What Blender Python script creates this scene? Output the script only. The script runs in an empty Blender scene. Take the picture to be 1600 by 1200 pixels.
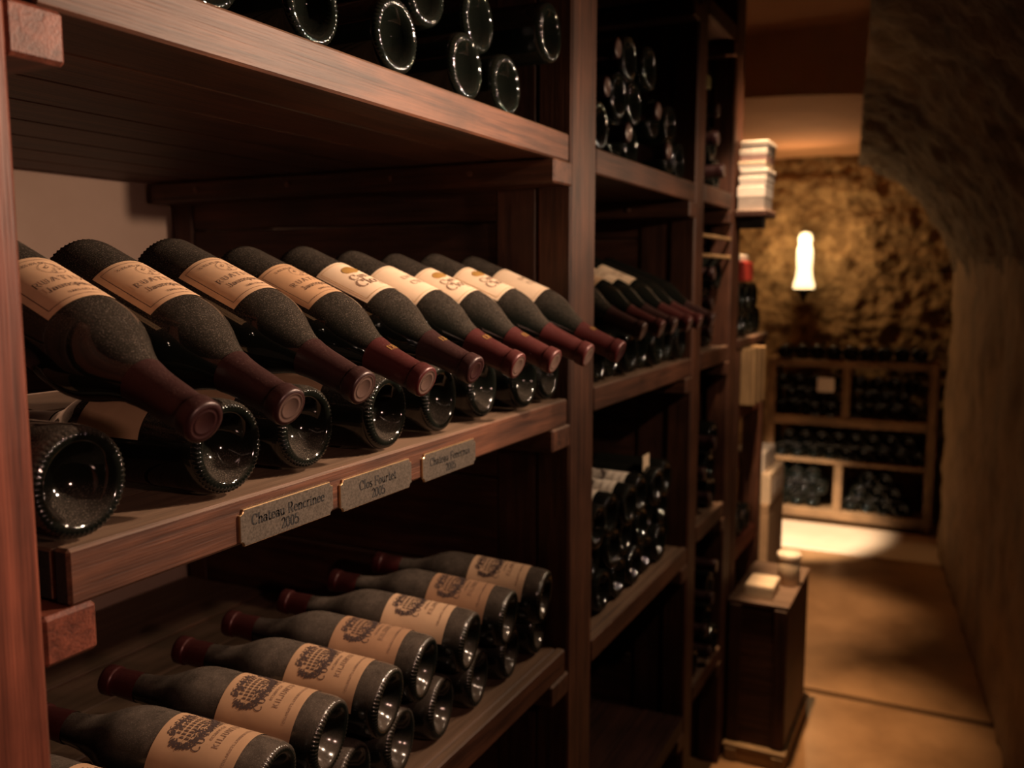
import bpy, bmesh, math, random
from mathutils import Vector, Matrix, noise
random.seed(7)
R = math.radians
S = bpy.context.scene
COL = S.collection

# ---------------------------------------------------------------- camera
CAMZ = 1.4
cam_d = bpy.data.cameras.new('camera')
cam_d.sensor_width = 36.0
cam_d.lens = 36.0 * 1400 / 1600
cam_d.clip_start = 0.02
cam = bpy.data.objects.new('camera', cam_d)
COL.objects.link(cam)
cam.location = (0, 0, CAMZ)
cam.rotation_euler = (R(90) - math.atan(165 / 1400), 0, R(26.57))
cam_d.dof.use_dof = True
cam_d.dof.focus_distance = 0.86
cam_d.dof.aperture_fstop = 4.6
S.camera = cam

# ---------------------------------------------------------------- world, lights, exposure
w = bpy.data.worlds.new('world')
S.world = w
w.use_nodes = True
w.node_tree.nodes['Background'].inputs[0].default_value = (0.5, 0.36, 0.28, 1)
w.node_tree.nodes['Background'].inputs[1].default_value = 0.009
S.view_settings.view_transform = 'Standard'
S.view_settings.look = 'None'
S.view_settings.gamma = 1.0
S.view_settings.exposure = 0.0
S.view_settings.use_curve_mapping = False


def lamp(name, kind, loc, power, color, radius, target=None, angle=70, blend=0.6):
    d = bpy.data.lights.new(name, kind)
    d.energy = power
    d.color = color
    d.shadow_soft_size = radius
    if kind == 'SPOT':
        d.spot_size = R(angle)
        d.spot_blend = blend
    o = bpy.data.objects.new(name, d)
    COL.objects.link(o)
    o.location = loc
    if target is not None:
        o.rotation_euler = (Vector(target) - Vector(loc)).to_track_quat('-Z', 'Y').to_euler()
    return o


WARM = (1.0, 0.70, 0.47)
lamp('unseen_side_light', 'SPOT', (0.090, 1.18, 1.770), 74.0, (1.0, 0.70, 0.49), 0.014, (-.75, 0.70, 1.40), 86, 1.0)
lamp('unseen_side_light', 'SPOT', (0.150, 1.29, 1.570), 30.0, (1.0, 0.70, 0.49), 0.012, (-.95, 0.85, 1.48), 90, 1.0)
lamp('unseen_side_light', 'SPOT', (0.105, 1.80, 1.64), 16.0, WARM, 0.012, (-.70, 1.35, 1.25), 125, 0.7)
lamp('unseen_side_light', 'SPOT', (0.085, 2.15, 1.66), 9.0, WARM, 0.012, (-.62, 2.05, 1.20), 125, 0.7)
lamp('unseen_side_light', 'SPOT', (0.33, 0.28, 1.45), 13.0, (1.0, 0.56, 0.42), 0.02, (-.565, 0.46, 1.08), 84, 1.0)  # added fill light for the near post and partition, no real bulb
lamp('unseen_overhead_spot', 'SPOT', (-0.22, 1.70, 2.28), 62.0, WARM, 0.02, (-.53, 2.62, 1.32), 28, 0.6)  # added spot to brighten the white boxes and pale case
lamp('unseen_overhead_spot', 'SPOT', (-0.46, 2.45, 2.30), 300.0, (1.0, 0.64, 0.36), 0.03, (-0.42, 2.85, 0.0), 32, 1.0)
lamp('unseen_overhead_spot', 'SPOT', (-0.62, 3.55, 2.30), 200.0, (1.0, 0.66, 0.40), 0.03, (-0.55, 3.85, 0.0), 28, 1.0)
lamp('unseen_overhead_spot', 'SPOT', (-0.90, 3.40, 2.22), 950.0, (1.0, 0.78, 0.56), 0.03, (-0.80, 5.0, 0.06), 23, 0.6)  # added spot, hidden by the rack, to brighten the far floor patch

# ---------------------------------------------------------------- materials
MATS = {}


def new_mat(name):
    m = bpy.data.materials.new(name)
    m.use_nodes = True
    nt = m.node_tree
    b = nt.nodes['Principled BSDF']
    MATS[name] = m
    return m, nt, b


def nd(nt, typ, **kw):
    n = nt.nodes.new(typ)
    for k, v in kw.items():
        setattr(n, k, v)
    return n


def plain(name, col, rough=0.6, metal=0.0, var=0.15, scale=60.0, spec=0.5):
    m, nt, b = new_mat(name)
    tc = nd(nt, 'ShaderNodeTexCoord')
    n = nd(nt, 'ShaderNodeTexNoise')
    n.inputs['Scale'].default_value = scale
    n.inputs['Detail'].default_value = 4
    nt.links.new(tc.outputs['Object'], n.inputs['Vector'])
    r = nd(nt, 'ShaderNodeValToRGB')
    r.color_ramp.elements[0].position = 0.3
    r.color_ramp.elements[1].position = 0.7
    r.color_ramp.elements[0].color = (*[c * (1 - var) for c in col], 1)
    r.color_ramp.elements[1].color = (*[min(1, c * (1 + var)) for c in col], 1)
    nt.links.new(n.outputs['Fac'], r.inputs['Fac'])
    nt.links.new(r.outputs['Color'], b.inputs['Base Color'])
    b.inputs['Roughness'].default_value = rough
    b.inputs['Metallic'].default_value = metal
    b.inputs['Specular IOR Level'].default_value = spec
    return m


def wood(name, axis, dark, light, rough=0.5, across=70.0, along=3.0, dust=0.0):
    m, nt, b = new_mat(name)
    tc = nd(nt, 'ShaderNodeTexCoord')
    oi = nd(nt, 'ShaderNodeObjectInfo')
    mul = nd(nt, 'ShaderNodeMath', operation='MULTIPLY')
    mul.inputs[1].default_value = 37.0
    nt.links.new(oi.outputs['Random'], mul.inputs[0])
    add = nd(nt, 'ShaderNodeVectorMath', operation='ADD')
    nt.links.new(tc.outputs['Object'], add.inputs[0])
    nt.links.new(mul.outputs[0], add.inputs[1])
    mp = nd(nt, 'ShaderNodeMapping')
    sc = [across] * 3
    sc['xyz'.index(axis)] = along
    mp.inputs['Scale'].default_value = sc
    nt.links.new(add.outputs[0], mp.inputs['Vector'])
    n1 = nd(nt, 'ShaderNodeTexNoise')
    n1.inputs['Scale'].default_value = 1.0
    n1.inputs['Detail'].default_value = 6
    n1.inputs['Roughness'].default_value = 0.65
    n1.inputs['Distortion'].default_value = 0.6
    nt.links.new(mp.outputs[0], n1.inputs['Vector'])
    mp2 = nd(nt, 'ShaderNodeMapping')
    sc2 = [across * 7] * 3
    sc2['xyz'.index(axis)] = along * 4
    mp2.inputs['Scale'].default_value = sc2
    nt.links.new(add.outputs[0], mp2.inputs['Vector'])
    n2 = nd(nt, 'ShaderNodeTexNoise')
    n2.inputs['Scale'].default_value = 1.0
    n2.inputs['Detail'].default_value = 3
    nt.links.new(mp2.outputs[0], n2.inputs['Vector'])
    mx = nd(nt, 'ShaderNodeMath', operation='ADD')
    nt.links.new(n1.outputs['Fac'], mx.inputs[0])
    sc3 = nd(nt, 'ShaderNodeMath', operation='MULTIPLY')
    sc3.inputs[1].default_value = 0.55
    nt.links.new(n2.outputs['Fac'], sc3.inputs[0])
    nt.links.new(sc3.outputs[0], mx.inputs[1])
    ramp = nd(nt, 'ShaderNodeValToRGB')
    e = ramp.color_ramp.elements
    e[0].position = 0.55
    e[0].color = (*dark, 1)
    e[1].position = 0.98
    e[1].color = (*light, 1)
    nt.links.new(mx.outputs[0], ramp.inputs['Fac'])
    col_out = ramp.outputs['Color']
    # slow blotches of wear
    n3 = nd(nt, 'ShaderNodeTexNoise')
    n3.inputs['Scale'].default_value = 9.0
    n3.inputs['Detail'].default_value = 5
    nt.links.new(add.outputs[0], n3.inputs['Vector'])
    mixb = nd(nt, 'ShaderNodeMix', data_type='RGBA', blend_type='MULTIPLY')
    rb = nd(nt, 'ShaderNodeValToRGB')
    rb.color_ramp.elements[0].position = 0.35
    rb.color_ramp.elements[0].color = (0.55, 0.52, 0.50, 1)
    rb.color_ramp.elements[1].position = 0.65
    rb.color_ramp.elements[1].color = (1.1, 1.05, 1.0, 1)
    nt.links.new(n3.outputs['Fac'], rb.inputs['Fac'])
    mixb.inputs['Factor'].default_value = 0.8
    nt.links.new(col_out, mixb.inputs['A'])
    nt.links.new(rb.outputs['Color'], mixb.inputs['B'])
    col_out = mixb.outputs['Result']
    if dust > 0:
        g = nd(nt, 'ShaderNodeNewGeometry')
        sep = nd(nt, 'ShaderNodeSeparateXYZ')
        nt.links.new(g.outputs['Normal'], sep.inputs[0])
        mr = nd(nt, 'ShaderNodeMapRange')
        mr.inputs['From Min'].default_value = 0.5
        mr.inputs['From Max'].default_value = 1.0
        mr.inputs['To Max'].default_value = dust
        nt.links.new(sep.outputs['Z'], mr.inputs['Value'])
        mm = nd(nt, 'ShaderNodeMath', operation='MULTIPLY')
        nt.links.new(mr.outputs[0], mm.inputs[0])
        nt.links.new(n1.outputs['Fac'], mm.inputs[1])
        mixd = nd(nt, 'ShaderNodeMix', data_type='RGBA')
        nt.links.new(mm.outputs[0], mixd.inputs['Factor'])
        nt.links.new(col_out, mixd.inputs['A'])
        mixd.inputs['B'].default_value = (0.26, 0.18, 0.12, 1)
        col_out = mixd.outputs['Result']
    nt.links.new(col_out, b.inputs['Base Color'])
    b.inputs['Roughness'].default_value = rough
    b.inputs['Specular IOR Level'].default_value = 0.3
    bp = nd(nt, 'ShaderNodeBump')
    bp.inputs['Strength'].default_value = 0.35
    bp.inputs['Distance'].default_value = 0.002
    nt.links.new(mx.outputs[0], bp.inputs['Height'])
    nt.links.new(bp.outputs[0], b.inputs['Normal'])
    return m


DK, LT = (0.024, 0.0085, 0.005), (0.108, 0.042, 0.0225)
for ax in 'xyz':
    wood('wood_' + ax, ax, DK, LT, 0.55, dust=0.9)
    wood('dark_wood_' + ax, ax, (0.024, 0.009, 0.006), (0.092, 0.036, 0.022), 0.6, dust=0.9)
    wood('red_wood_' + ax, ax, (0.052, 0.014, 0.008), (0.19, 0.055, 0.032), 0.5)
    wood('pale_wood_' + ax, ax, (0.20, 0.12, 0.055), (0.42, 0.27, 0.13), 0.6)
for ax in 'xz':
    wood('mid_wood_' + ax, ax, (0.13, 0.075, 0.035), (0.30, 0.18, 0.09), 0.6)
wood('shaded_wood_y', 'y', (0.012, 0.004, 0.003), (0.045, 0.016, 0.010), 0.6)  # darker shelf wood: shade on the lowest shelf put into the colour
plain('end_grain', (0.012, 0.007, 0.005), 0.9, var=0.6, scale=400)


def glass(name, dust_amt, speck, rough=0.07, dust_col=(0.20, 0.155, 0.125)):
    m, nt, b = new_mat(name)
    tc = nd(nt, 'ShaderNodeTexCoord')
    oi = nd(nt, 'ShaderNodeObjectInfo')
    mul = nd(nt, 'ShaderNodeMath', operation='MULTIPLY')
    mul.inputs[1].default_value = 11.0
    nt.links.new(oi.outputs['Random'], mul.inputs[0])
    add = nd(nt, 'ShaderNodeVectorMath', operation='ADD')
    nt.links.new(tc.outputs['Object'], add.inputs[0])
    nt.links.new(mul.outputs[0], add.inputs[1])
    g = nd(nt, 'ShaderNodeNewGeometry')
    sep = nd(nt, 'ShaderNodeSeparateXYZ')
    nt.links.new(g.outputs['Normal'], sep.inputs[0])
    mr = nd(nt, 'ShaderNodeMapRange', interpolation_type='SMOOTHSTEP')
    mr.inputs['From Min'].default_value = 0.0
    mr.inputs['From Max'].default_value = 0.9
    nt.links.new(sep.outputs['Z'], mr.inputs['Value'])
    n = nd(nt, 'ShaderNodeTexNoise')
    n.inputs['Scale'].default_value = 55.0
    n.inputs['Detail'].default_value = 8
    n.inputs['Roughness'].default_value = 0.75
    nt.links.new(add.outputs[0], n.inputs['Vector'])
    r1 = nd(nt, 'ShaderNodeMapRange')
    r1.inputs['From Min'].default_value = 0.30
    r1.inputs['From Max'].default_value = 0.75
    r1.inputs['To Min'].default_value = 0.35
    nt.links.new(n.outputs['Fac'], r1.inputs['Value'])
    n2 = nd(nt, 'ShaderNodeTexNoise')
    n2.inputs['Scale'].default_value = 900.0
    n2.inputs['Detail'].default_value = 2
    nt.links.new(add.outputs[0], n2.inputs['Vector'])
    r2 = nd(nt, 'ShaderNodeMapRange')
    r2.inputs['From Min'].default_value = 0.54
    r2.inputs['From Max'].default_value = 0.76
    r2.inputs['To Max'].default_value = speck
    nt.links.new(n2.outputs['Fac'], r2.inputs['Value'])
    a1 = nd(nt, 'ShaderNodeMath', operation='MULTIPLY')
    a1.inputs[1].default_value = dust_amt
    nt.links.new(r1.outputs[0], a1.inputs[0])
    a2 = nd(nt, 'ShaderNodeMath', operation='ADD')
    nt.links.new(a1.outputs[0], a2.inputs[0])
    nt.links.new(r2.outputs[0], a2.inputs[1])
    a3 = nd(nt, 'ShaderNodeMath', operation='MULTIPLY', use_clamp=True)
    nt.links.new(a2.outputs[0], a3.inputs[0])
    nt.links.new(mr.outputs[0], a3.inputs[1])
    b.inputs['Base Color'].default_value = (0.004, 0.005, 0.004, 1)
    b.inputs['Roughness'].default_value = rough
    b.inputs['IOR'].default_value = 1.5
    d = nd(nt, 'ShaderNodeBsdfDiffuse')
    d.inputs['Color'].default_value = (*dust_col, 1)
    mix = nd(nt, 'ShaderNodeMixShader')
    nt.links.new(a3.outputs[0], mix.inputs[0])
    nt.links.new(b.outputs[0], mix.inputs[1])
    nt.links.new(d.outputs[0], mix.inputs[2])
    nt.links.new(mix.outputs[0], nt.nodes['Material Output'].inputs['Surface'])
    return m


glass('glass_dusty', 0.16, 0.50)
glass('glass_grey', 0.46, 0.34, 0.14)
glass('glass_clean', 0.02, 0.06, 0.05)
glass('glass_far', 0.0, 0.0, 0.08)


def foil(name, col, rough=0.38):
    m = glass(name, 0.10, 0.30, rough, (0.18, 0.105, 0.09))
    b = m.node_tree.nodes['Principled BSDF']
    b.inputs['Base Color'].default_value = (*col, 1)
    b.inputs['Metallic'].default_value = 0.25
    return m


foil('foil_red', (0.056, 0.008, 0.008))
foil('foil_dark', (0.024, 0.007, 0.007))
foil('foil_top', (0.09, 0.055, 0.045), 0.3)
plain('gold_ink', (0.35, 0.19, 0.05), 0.5, var=0.2)
plain('paper_tan', (0.48, 0.30, 0.175), 0.8, var=0.10, scale=35)
plain('paper_cream', (0.66, 0.49, 0.34), 0.8, var=0.07, scale=35)
plain('paper_ochre', (0.46, 0.27, 0.145), 0.8, var=0.14, scale=30)
plain('ink', (0.05, 0.028, 0.024), 0.8, var=0.2)
plain('ink_soft', (0.20, 0.115, 0.075), 0.8, var=0.2)
plain('plate_metal', (0.165, 0.135, 0.11), 0.42, 0.75, var=0.35, scale=500)
plain('brass_edge', (0.62, 0.42, 0.22), 0.3, 0.9, var=0.1)
plain('plate_ink', (0.006, 0.005, 0.005), 0.7, var=0.1)
plain('nail', (0.20, 0.10, 0.07), 0.4, 0.6, var=0.2)
plain('white_paper', (0.72, 0.62, 0.52), 0.7, var=0.06)
plain('grey_paper', (0.42, 0.35, 0.29), 0.7, var=0.08)
plain('rose_paper', (0.55, 0.33, 0.27), 0.7, var=0.08)
plain('cream_card', (0.62, 0.47, 0.32), 0.8, var=0.06)
plain('brown_card', (0.30, 0.185, 0.10), 0.8, var=0.1)
plain('red_card', (0.42, 0.035, 0.025), 0.5, var=0.1)
plain('green_card', (0.10, 0.085, 0.025), 0.7, var=0.1)
plain('black_paint', (0.012, 0.010, 0.009), 0.5, var=0.2)
plain('wax', (0.78, 0.64, 0.50), 0.5, var=0.03)
plain('iron', (0.02, 0.016, 0.014), 0.5, 0.6, var=0.3)
plain('cable', (0.012, 0.009, 0.008), 0.6, var=0.2)


def rough_mat(name, c0, c1, scale, rough, bump, bdist, c2=None):
    m, nt, b = new_mat(name)
    tc = nd(nt, 'ShaderNodeTexCoord')
    n = nd(nt, 'ShaderNodeTexNoise')
    n.inputs['Scale'].default_value = scale
    n.inputs['Detail'].default_value = 9
    n.inputs['Roughness'].default_value = 0.6
    nt.links.new(tc.outputs['Object'], n.inputs['Vector'])
    r = nd(nt, 'ShaderNodeValToRGB')
    r.color_ramp.elements[0].position = 0.33
    r.color_ramp.elements[0].color = (*c0, 1)
    r.color_ramp.elements[1].position = 0.68
    r.color_ramp.elements[1].color = (*c1, 1)
    if c2:
        e = r.color_ramp.elements.new(0.5)
        e.color = (*c2, 1)
    nt.links.new(n.outputs['Fac'], r.inputs['Fac'])
    nt.links.new(r.outputs['Color'], b.inputs['Base Color'])
    b.inputs['Roughness'].default_value = rough
    bp = nd(nt, 'ShaderNodeBump')
    bp.inputs['Strength'].default_value = bump
    bp.inputs['Distance'].default_value = bdist
    n2 = nd(nt, 'ShaderNodeTexNoise')
    n2.inputs['Scale'].default_value = scale * 3
    n2.inputs['Detail'].default_value = 6
    nt.links.new(tc.outputs['Object'], n2.inputs['Vector'])
    nt.links.new(n2.outputs['Fac'], bp.inputs['Height'])
    nt.links.new(bp.outputs[0], b.inputs['Normal'])
    return m


rough_mat('stone', (0.13, 0.072, 0.028), (0.42, 0.27, 0.13), 14, 0.9, 0.8, 0.03)
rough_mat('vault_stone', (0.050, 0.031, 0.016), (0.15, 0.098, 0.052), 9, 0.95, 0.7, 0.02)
rough_mat('wall_plaster', (0.15, 0.092, 0.042), (0.30, 0.19, 0.095), 5, 0.9, 0.5, 0.015)
rough_mat('ceiling_plaster', (0.42, 0.22, 0.115), (0.52, 0.28, 0.15), 3, 0.9, 0.1, 0.01)
rough_mat('back_plaster', (0.50, 0.34, 0.26), (0.60, 0.42, 0.33), 3, 0.9, 0.1, 0.01)
rough_mat('floor_concrete', (0.17, 0.085, 0.035), (0.40, 0.22, 0.10), 2.3, 0.30, 0.05, 0.004, (0.29, 0.155, 0.068))
rough_mat('lit_floor_tone', (0.62, 0.46, 0.32), (0.72, 0.56, 0.40), 4, 0.35, 0.05, 0.004)  # paler floor tone: pool of light put into the colour


def emit_mat(name, col, strength):
    m, nt, b = new_mat(name)
    b.inputs['Base Color'].default_value = (0.8, 0.7, 0.6, 1)
    b.inputs['Emission Color'].default_value = (*col, 1)
    b.inputs['Emission Strength'].default_value = strength
    return m


emit_mat('lamp_glow', (1.0, 0.70, 0.34), 2.6)

# ---------------------------------------------------------------- helpers


def mesh_from(bm, name, mats, smooth=False):
    me = bpy.data.meshes.new(name)
    bmesh.ops.recalc_face_normals(bm, faces=bm.faces)
    bm.to_mesh(me)
    bm.free()
    for m in mats:
        me.materials.append(MATS[m])
    if smooth:
        for p in me.polygons:
            p.use_smooth = True
    return me


def link(name, me, parent=None, loc=(0, 0, 0)):
    o = bpy.data.objects.new(name, me)
    COL.objects.link(o)
    o.location = loc
    if parent is not None:
        o.parent = parent
    return o


def tag(o, label=None, cat=None, group=None, kind=None):
    if label:
        o['label'] = label
    if cat:
        o['category'] = cat
    if group:
        o['group'] = group
    if kind:
        o['kind'] = kind
    return o


def empty(name, loc=(0, 0, 0)):
    o = bpy.data.objects.new(name, None)
    o.empty_display_size = 0.05
    COL.objects.link(o)
    o.location = loc
    return o


def wpos(o):
    p = Vector(o.location)
    while o.parent:
        o = o.parent
        p += Vector(o.location)
    return p


def box(name, x0, x1, y0, y1, z0, z1, mat, parent=None, bev=0.002, endmat=None, endaxis=1):
    """axis-aligned board given in world coordinates, origin at its centre"""
    bm = bmesh.new()
    bmesh.ops.create_cube(bm, size=1.0)
    sx, sy, sz = abs(x1 - x0), abs(y1 - y0), abs(z1 - z0)
    for v in bm.verts:
        v.co.x *= sx
        v.co.y *= sy
        v.co.z *= sz
    b = min(bev, 0.2 * min(sx, sy, sz))
    if b > 0:
        bmesh.ops.bevel(bm, geom=list(bm.edges), offset=b, segments=1, affect='EDGES')
    if endmat:
        for f in bm.faces:
            if f.normal[endaxis] < -0.9:
                f.material_index = 1
    me = mesh_from(bm, name, [mat] + ([endmat] if endmat else []))
    c = Vector(((x0 + x1) / 2, (y0 + y1) / 2, (z0 + z1) / 2))
    if parent is not None:
        c = c - wpos(parent)
    return link(name, me, parent, c)


def lathe(bm, prof, seg=48, mat=0):
    rings = []
    for r, z in prof:
        if r < 1e-6:
            rings.append([bm.verts.new((0, 0, z))])
        else:
            rings.append([bm.verts.new((r * math.cos(2 * math.pi * i / seg), r * math.sin(2 * math.pi * i / seg), z)) for i in range(seg)])
    for a, b in zip(rings, rings[1:]):
        for i in range(seg):
            j = (i + 1) % seg
            if len(a) == 1 and len(b) == 1:
                continue
            if len(a) == 1:
                f = bm.faces.new((a[0], b[i], b[j]))
            elif len(b) == 1:
                f = bm.faces.new((a[i], a[j], b[0]))
            else:
                f = bm.faces.new((a[i], a[j], b[j], b[i]))
            f.material_index = mat


# ---- lettering: a small set of serif letters drawn as strokes (thick stems, thin hairlines)
def _arc(cx, cy, rx, ry, a0, a1, n=14):
    return [(cx + rx * math.cos(R(a0 + (a1 - a0) * i / n)), cy + ry * math.sin(R(a0 + (a1 - a0) * i / n))) for i in range(n + 1)]


def _st(x, y0, y1):
    return [[(x, y0), (x, y1)], [(x - .1, y0), (x + .1, y0)], [(x - .1, y1), (x + (.03 if y1 < .9 else .03), y1)]]


G = {
    'C': (.82, [_arc(.43, .5, .36, .5, 48, 312), [(.72, .62), (.72, .95)]]),
    'R': (.86, _st(.17, 0, 1) + [[(.17, 1), (.42, 1)], _arc(.42, .76, .22, .24, 90, -90), [(.42, .52), (.17, .52)], [(.42, .52), (.7, .0), (.82, 0)]]),
    'F': (.74, _st(.17, 0, 1) + [[(.17, 1), (.68, 1), (.68, .8)], [(.17, .52), (.5, .52)], [(.5, .42), (.5, .62)]]),
    'U': (.86, _st(.16, .35, 1) + [_arc(.43, .32, .27, .32, 180, 360)] + _st(.7, .35, 1)),
    'T': (.8, [[(.4, 0), (.4, 1)], [(.05, .8), (.05, 1), (.75, 1), (.75, .8)], [(.28, 0), (.52, 0)]]),
    'E': (.74, _st(.17, 0, 1) + [[(.17, 1), (.66, 1), (.66, .8)], [(.17, .52), (.5, .52)], [(.17, 0), (.68, 0), (.68, .2)]]),
    'N': (.9, _st(.15, 0, 1) + [[(.15, 1), (.72, 0)]] + _st(.72, 0, 1)),
    'S': (.64, [_arc(.32, .75, .22, .24, 40, 270), _arc(.32, .26, .25, .26, -140, 90)]),
    'A': (.86, [[(.08, 0), (.42, 1)], [(.42, 1), (.76, 0)], [(.2, .36), (.62, .36)], [(0, 0), (.2, 0)], [(.64, 0), (.86, 0)]]),
    'I': (.42, _st(.2, 0, 1)), 'L': (.7, _st(.17, 0, 1) + [[(.17, 0), (.64, 0), (.64, .25)]]),
    'J': (.5, [[(.32, .2), (.32, 1)], _arc(.18, .18, .14, .18, 180, 360), [(.2, 1), (.44, 1)]]),
    'K': (.84, _st(.17, 0, 1) + [[(.2, .45), (.7, 1)], [(.36, .6), (.76, 0)]]),
    'B': (.78, _st(.17, 0, 1) + [_arc(.4, .76, .22, .24, 90, -90), _arc(.4, .26, .28, .26, 90, -90), [(.17, 1), (.4, 1)], [(.17, .52), (.4, .52)], [(.17, 0), (.4, 0)]]),
    'H': (.86, _st(.16, 0, 1) + [[(.16, .52), (.7, .52)]] + _st(.7, 0, 1)),
    'X': (.8, [[(.1, 1), (.7, 0)], [(.1, 0), (.7, 1)]]),
    'h': (.66, _st(.14, 0, 1) + [_arc(.33, .42, .19, .2, 180, 0), [(.52, .42), (.52, 0)], [(.43, 0), (.61, 0)]]),
    'a': (.6, [_arc(.25, .19, .19, .19, 0, 360), [(.46, .0), (.46, .44)], _arc(.28, .44, .18, .19, 0, 160), [(.46, 0), (.56, 0)]]),
    't': (.44, [[(.2, .12), (.2, .86)], [(.04, .62), (.38, .62)], _arc(.31, .12, .11, .12, 180, 320)]),
    'e': (.58, [_arc(.29, .31, .23, .31, 0, 315), [(.06, .34), (.52, .34)]]),
    'u': (.68, [[(.15, .6), (.15, .2)], _arc(.33, .2, .18, .2, 180, 360), [(.51, 0), (.51, .62)], [(.04, .62), (.15, .62)], [(.4, .62), (.51, .62)]]),
    'n': (.68, _st(.14, 0, .62) + [_arc(.33, .42, .19, .2, 180, 0), [(.52, .42), (.52, 0)], [(.43, 0), (.61, 0)]]),
    'c': (.54, [_arc(.29, .31, .23, .31, 45, 315)]),
    'r': (.5, _st(.14, 0, .62) + [_arc(.31, .44, .17, .18, 180, 40)]),
    'i': (.34, _st(.15, 0, .62) + [[(.15, .78), (.15, .88)]]), 'l': (.34, _st(.15, 0, 1)),
    'o': (.6, [_arc(.29, .31, .24, .31, 0, 360)]),
    's': (.48, [_arc(.23, .47, .15, .15, 30, 270), _arc(.23, .16, .17, .16, -150, 90)]),
    'x': (.6, [[(.08, .62), (.5, 0)], [(.08, 0), (.5, .62)]]),
    'p': (.64, _st(.14, -.3, .62) + [_arc(.33, .31, .2, .31, 150, -150)]),
    'm': (.98, _st(.14, 0, .62) + [_arc(.31, .42, .17, .2, 180, 0), [(.48, .42), (.48, 0)], _arc(.65, .42, .17, .2, 180, 0), [(.82, .42), (.82, 0)]]),
    '2': (.62, [_arc(.3, .74, .22, .26, 170, -30), [(.5, .6), (.08, .02)], [(.08, .02), (.54, .02), (.54, .16)]]),
    '0': (.62, [_arc(.3, .5, .23, .5, 0, 360)]),
    '5': (.62, [[(.5, 1), (.13, 1), (.13, .56)], _arc(.28, .32, .25, .32, 120, -150)]),
    '.': (.25, [[(.1, .0), (.1, .1)]]), ' ': (.36, []),
}


def strokes_quads(pls, thick, thin):
    """polylines to quads with stem/hairline contrast"""
    out = []
    for pl in pls:
        n = len(pl)
        for i in range(n - 1):
            (x0, y0), (x1, y1) = pl[i], pl[i + 1]
            L = math.hypot(x1 - x0, y1 - y0)
            if L < 1e-9:
                continue
            wd = thin + (thick - thin) * abs(y1 - y0) / L
            nx, ny = -(y1 - y0) / L * wd / 2, (x1 - x0) / L * wd / 2
            ex, ey = (x1 - x0) / L * thin * .3, (y1 - y0) / L * thin * .3
            out.append([(x0 - ex + nx, y0 - ey + ny), (x0 - ex - nx, y0 - ey - ny), (x1 + ex - nx, y1 + ey - ny), (x1 + ex + nx, y1 + ey + ny)])
    return out


def text_quads(s, h, cx, cy, thick=.15, thin=.045, track=.03):
    W = sum(G[c][0] + track for c in s) - track
    x = -W / 2
    qs = []
    for c in s:
        wd, pls = G[c]
        for q in strokes_quads(pls, thick, thin):
            qs.append([(cx + (x + px) * h, cy + (py - .5) * h) for px, py in q])
        x += wd + track
    return qs


def poly_lines(pl, wd):
    return strokes_quads([pl], wd, wd)


def hv_line(p, q, wd, n):
    return poly_lines([(p[0] + (q[0] - p[0]) * i / n, p[1] + (q[1] - p[1]) * i / n) for i in range(n + 1)], wd)


# ---------------------------------------------------------------- bottle kinds
BR = 0.0430
BL = 0.293
BODY = [(0, .030), (.010, .0285), (.020, .0215), (.0265, .0105), (.0298, .0028), (.0325, .0004), (.0355, .0), (.0385, .0012), (.0412, .0045), (.0425, .0090), (.0430, .0150),
        (.0430, .05), (.0430, .10), (.0430, .150), (.0426, .159), (.0412, .168), (.0386, .177), (.0347, .186), (.0300, .195), (.0257, .2035), (.0222, .212), (.0195, .221), (.0177, .231), (.0166, .242), (.0160, .256), (.0153, .272), (.0150, .2795),
        (.0160, .2805), (.0163, .286), (.0160, .2905), (.0148, .2925), (0, .293)]


def body_r(z):
    p = BODY[10:]
    for (r0, z0), (r1, z1) in zip(p, p[1:]):
        if z0 <= z <= z1:
            return r0 + (r1 - r0) * (z - z0) / (z1 - z0 + 1e-9)
    return BR


def make_body(name, mat, seg=48, knurl=56):
    bm = bmesh.new()
    lathe(bm, BODY, seg)
    nb = len(bm.faces)
    for i in range(knurl):          # ribs moulded round the foot
        a = 2 * math.pi * i / knurl
        da = 2 * math.pi / knurl * .42
        sec = ((.0328, .0006, 0, -.2), (.0355, -.0001, 0, -1), (.0380, .0009, .4, -.9), (.0400, .0026, .75, -.6), (.0416, .0050, .9, -.4))
        rows = []
        for k, (r, z, nr, nz) in enumerate(sec):
            lift = .0 if k in (0, 4) else .0009
            rr, zz = r + nr * lift, z + nz * lift
            rows.append([bm.verts.new((r * math.cos(a - da), r * math.sin(a - da), z + .0004)), bm.verts.new((rr * math.cos(a), rr * math.sin(a), zz)), bm.verts.new((r * math.cos(a + da), r * math.sin(a + da), z + .0004))])
        for p, q in zip(rows, rows[1:]):
            bm.faces.new((p[0], q[0], q[1], p[1]))
            bm.faces.new((p[1], q[1], q[2], p[2]))
    return mesh_from(bm, name, [mat], True)


def make_capsule(name, mat, z0=.2215):
    bm = bmesh.new()
    zs = [z0] + [z for z in (.221, .231, .242, .256, .272, .2790) if z > z0 + .001]
    prof = [(body_r(z) + .0007, z) for z in zs]
    prof += [(.0160, .2796), (.0173, .2804), (.0176, .2815), (.0176, .2905), (.0172, .2930), (.0162, .2943), (.0140, .2947)]
    lathe(bm, prof, 40)
    return mesh_from(bm, name, [mat], True)


def make_captop(name, mat):
    bm = bmesh.new()
    lathe(bm, [(.0140, .2945), (.0132, .2949), (.0124, .2943), (.0100, .2941), (.0095, .2946), (.0088, .2941), (0, .2941)], 40)
    return mesh_from(bm, name, [mat], True)


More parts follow.
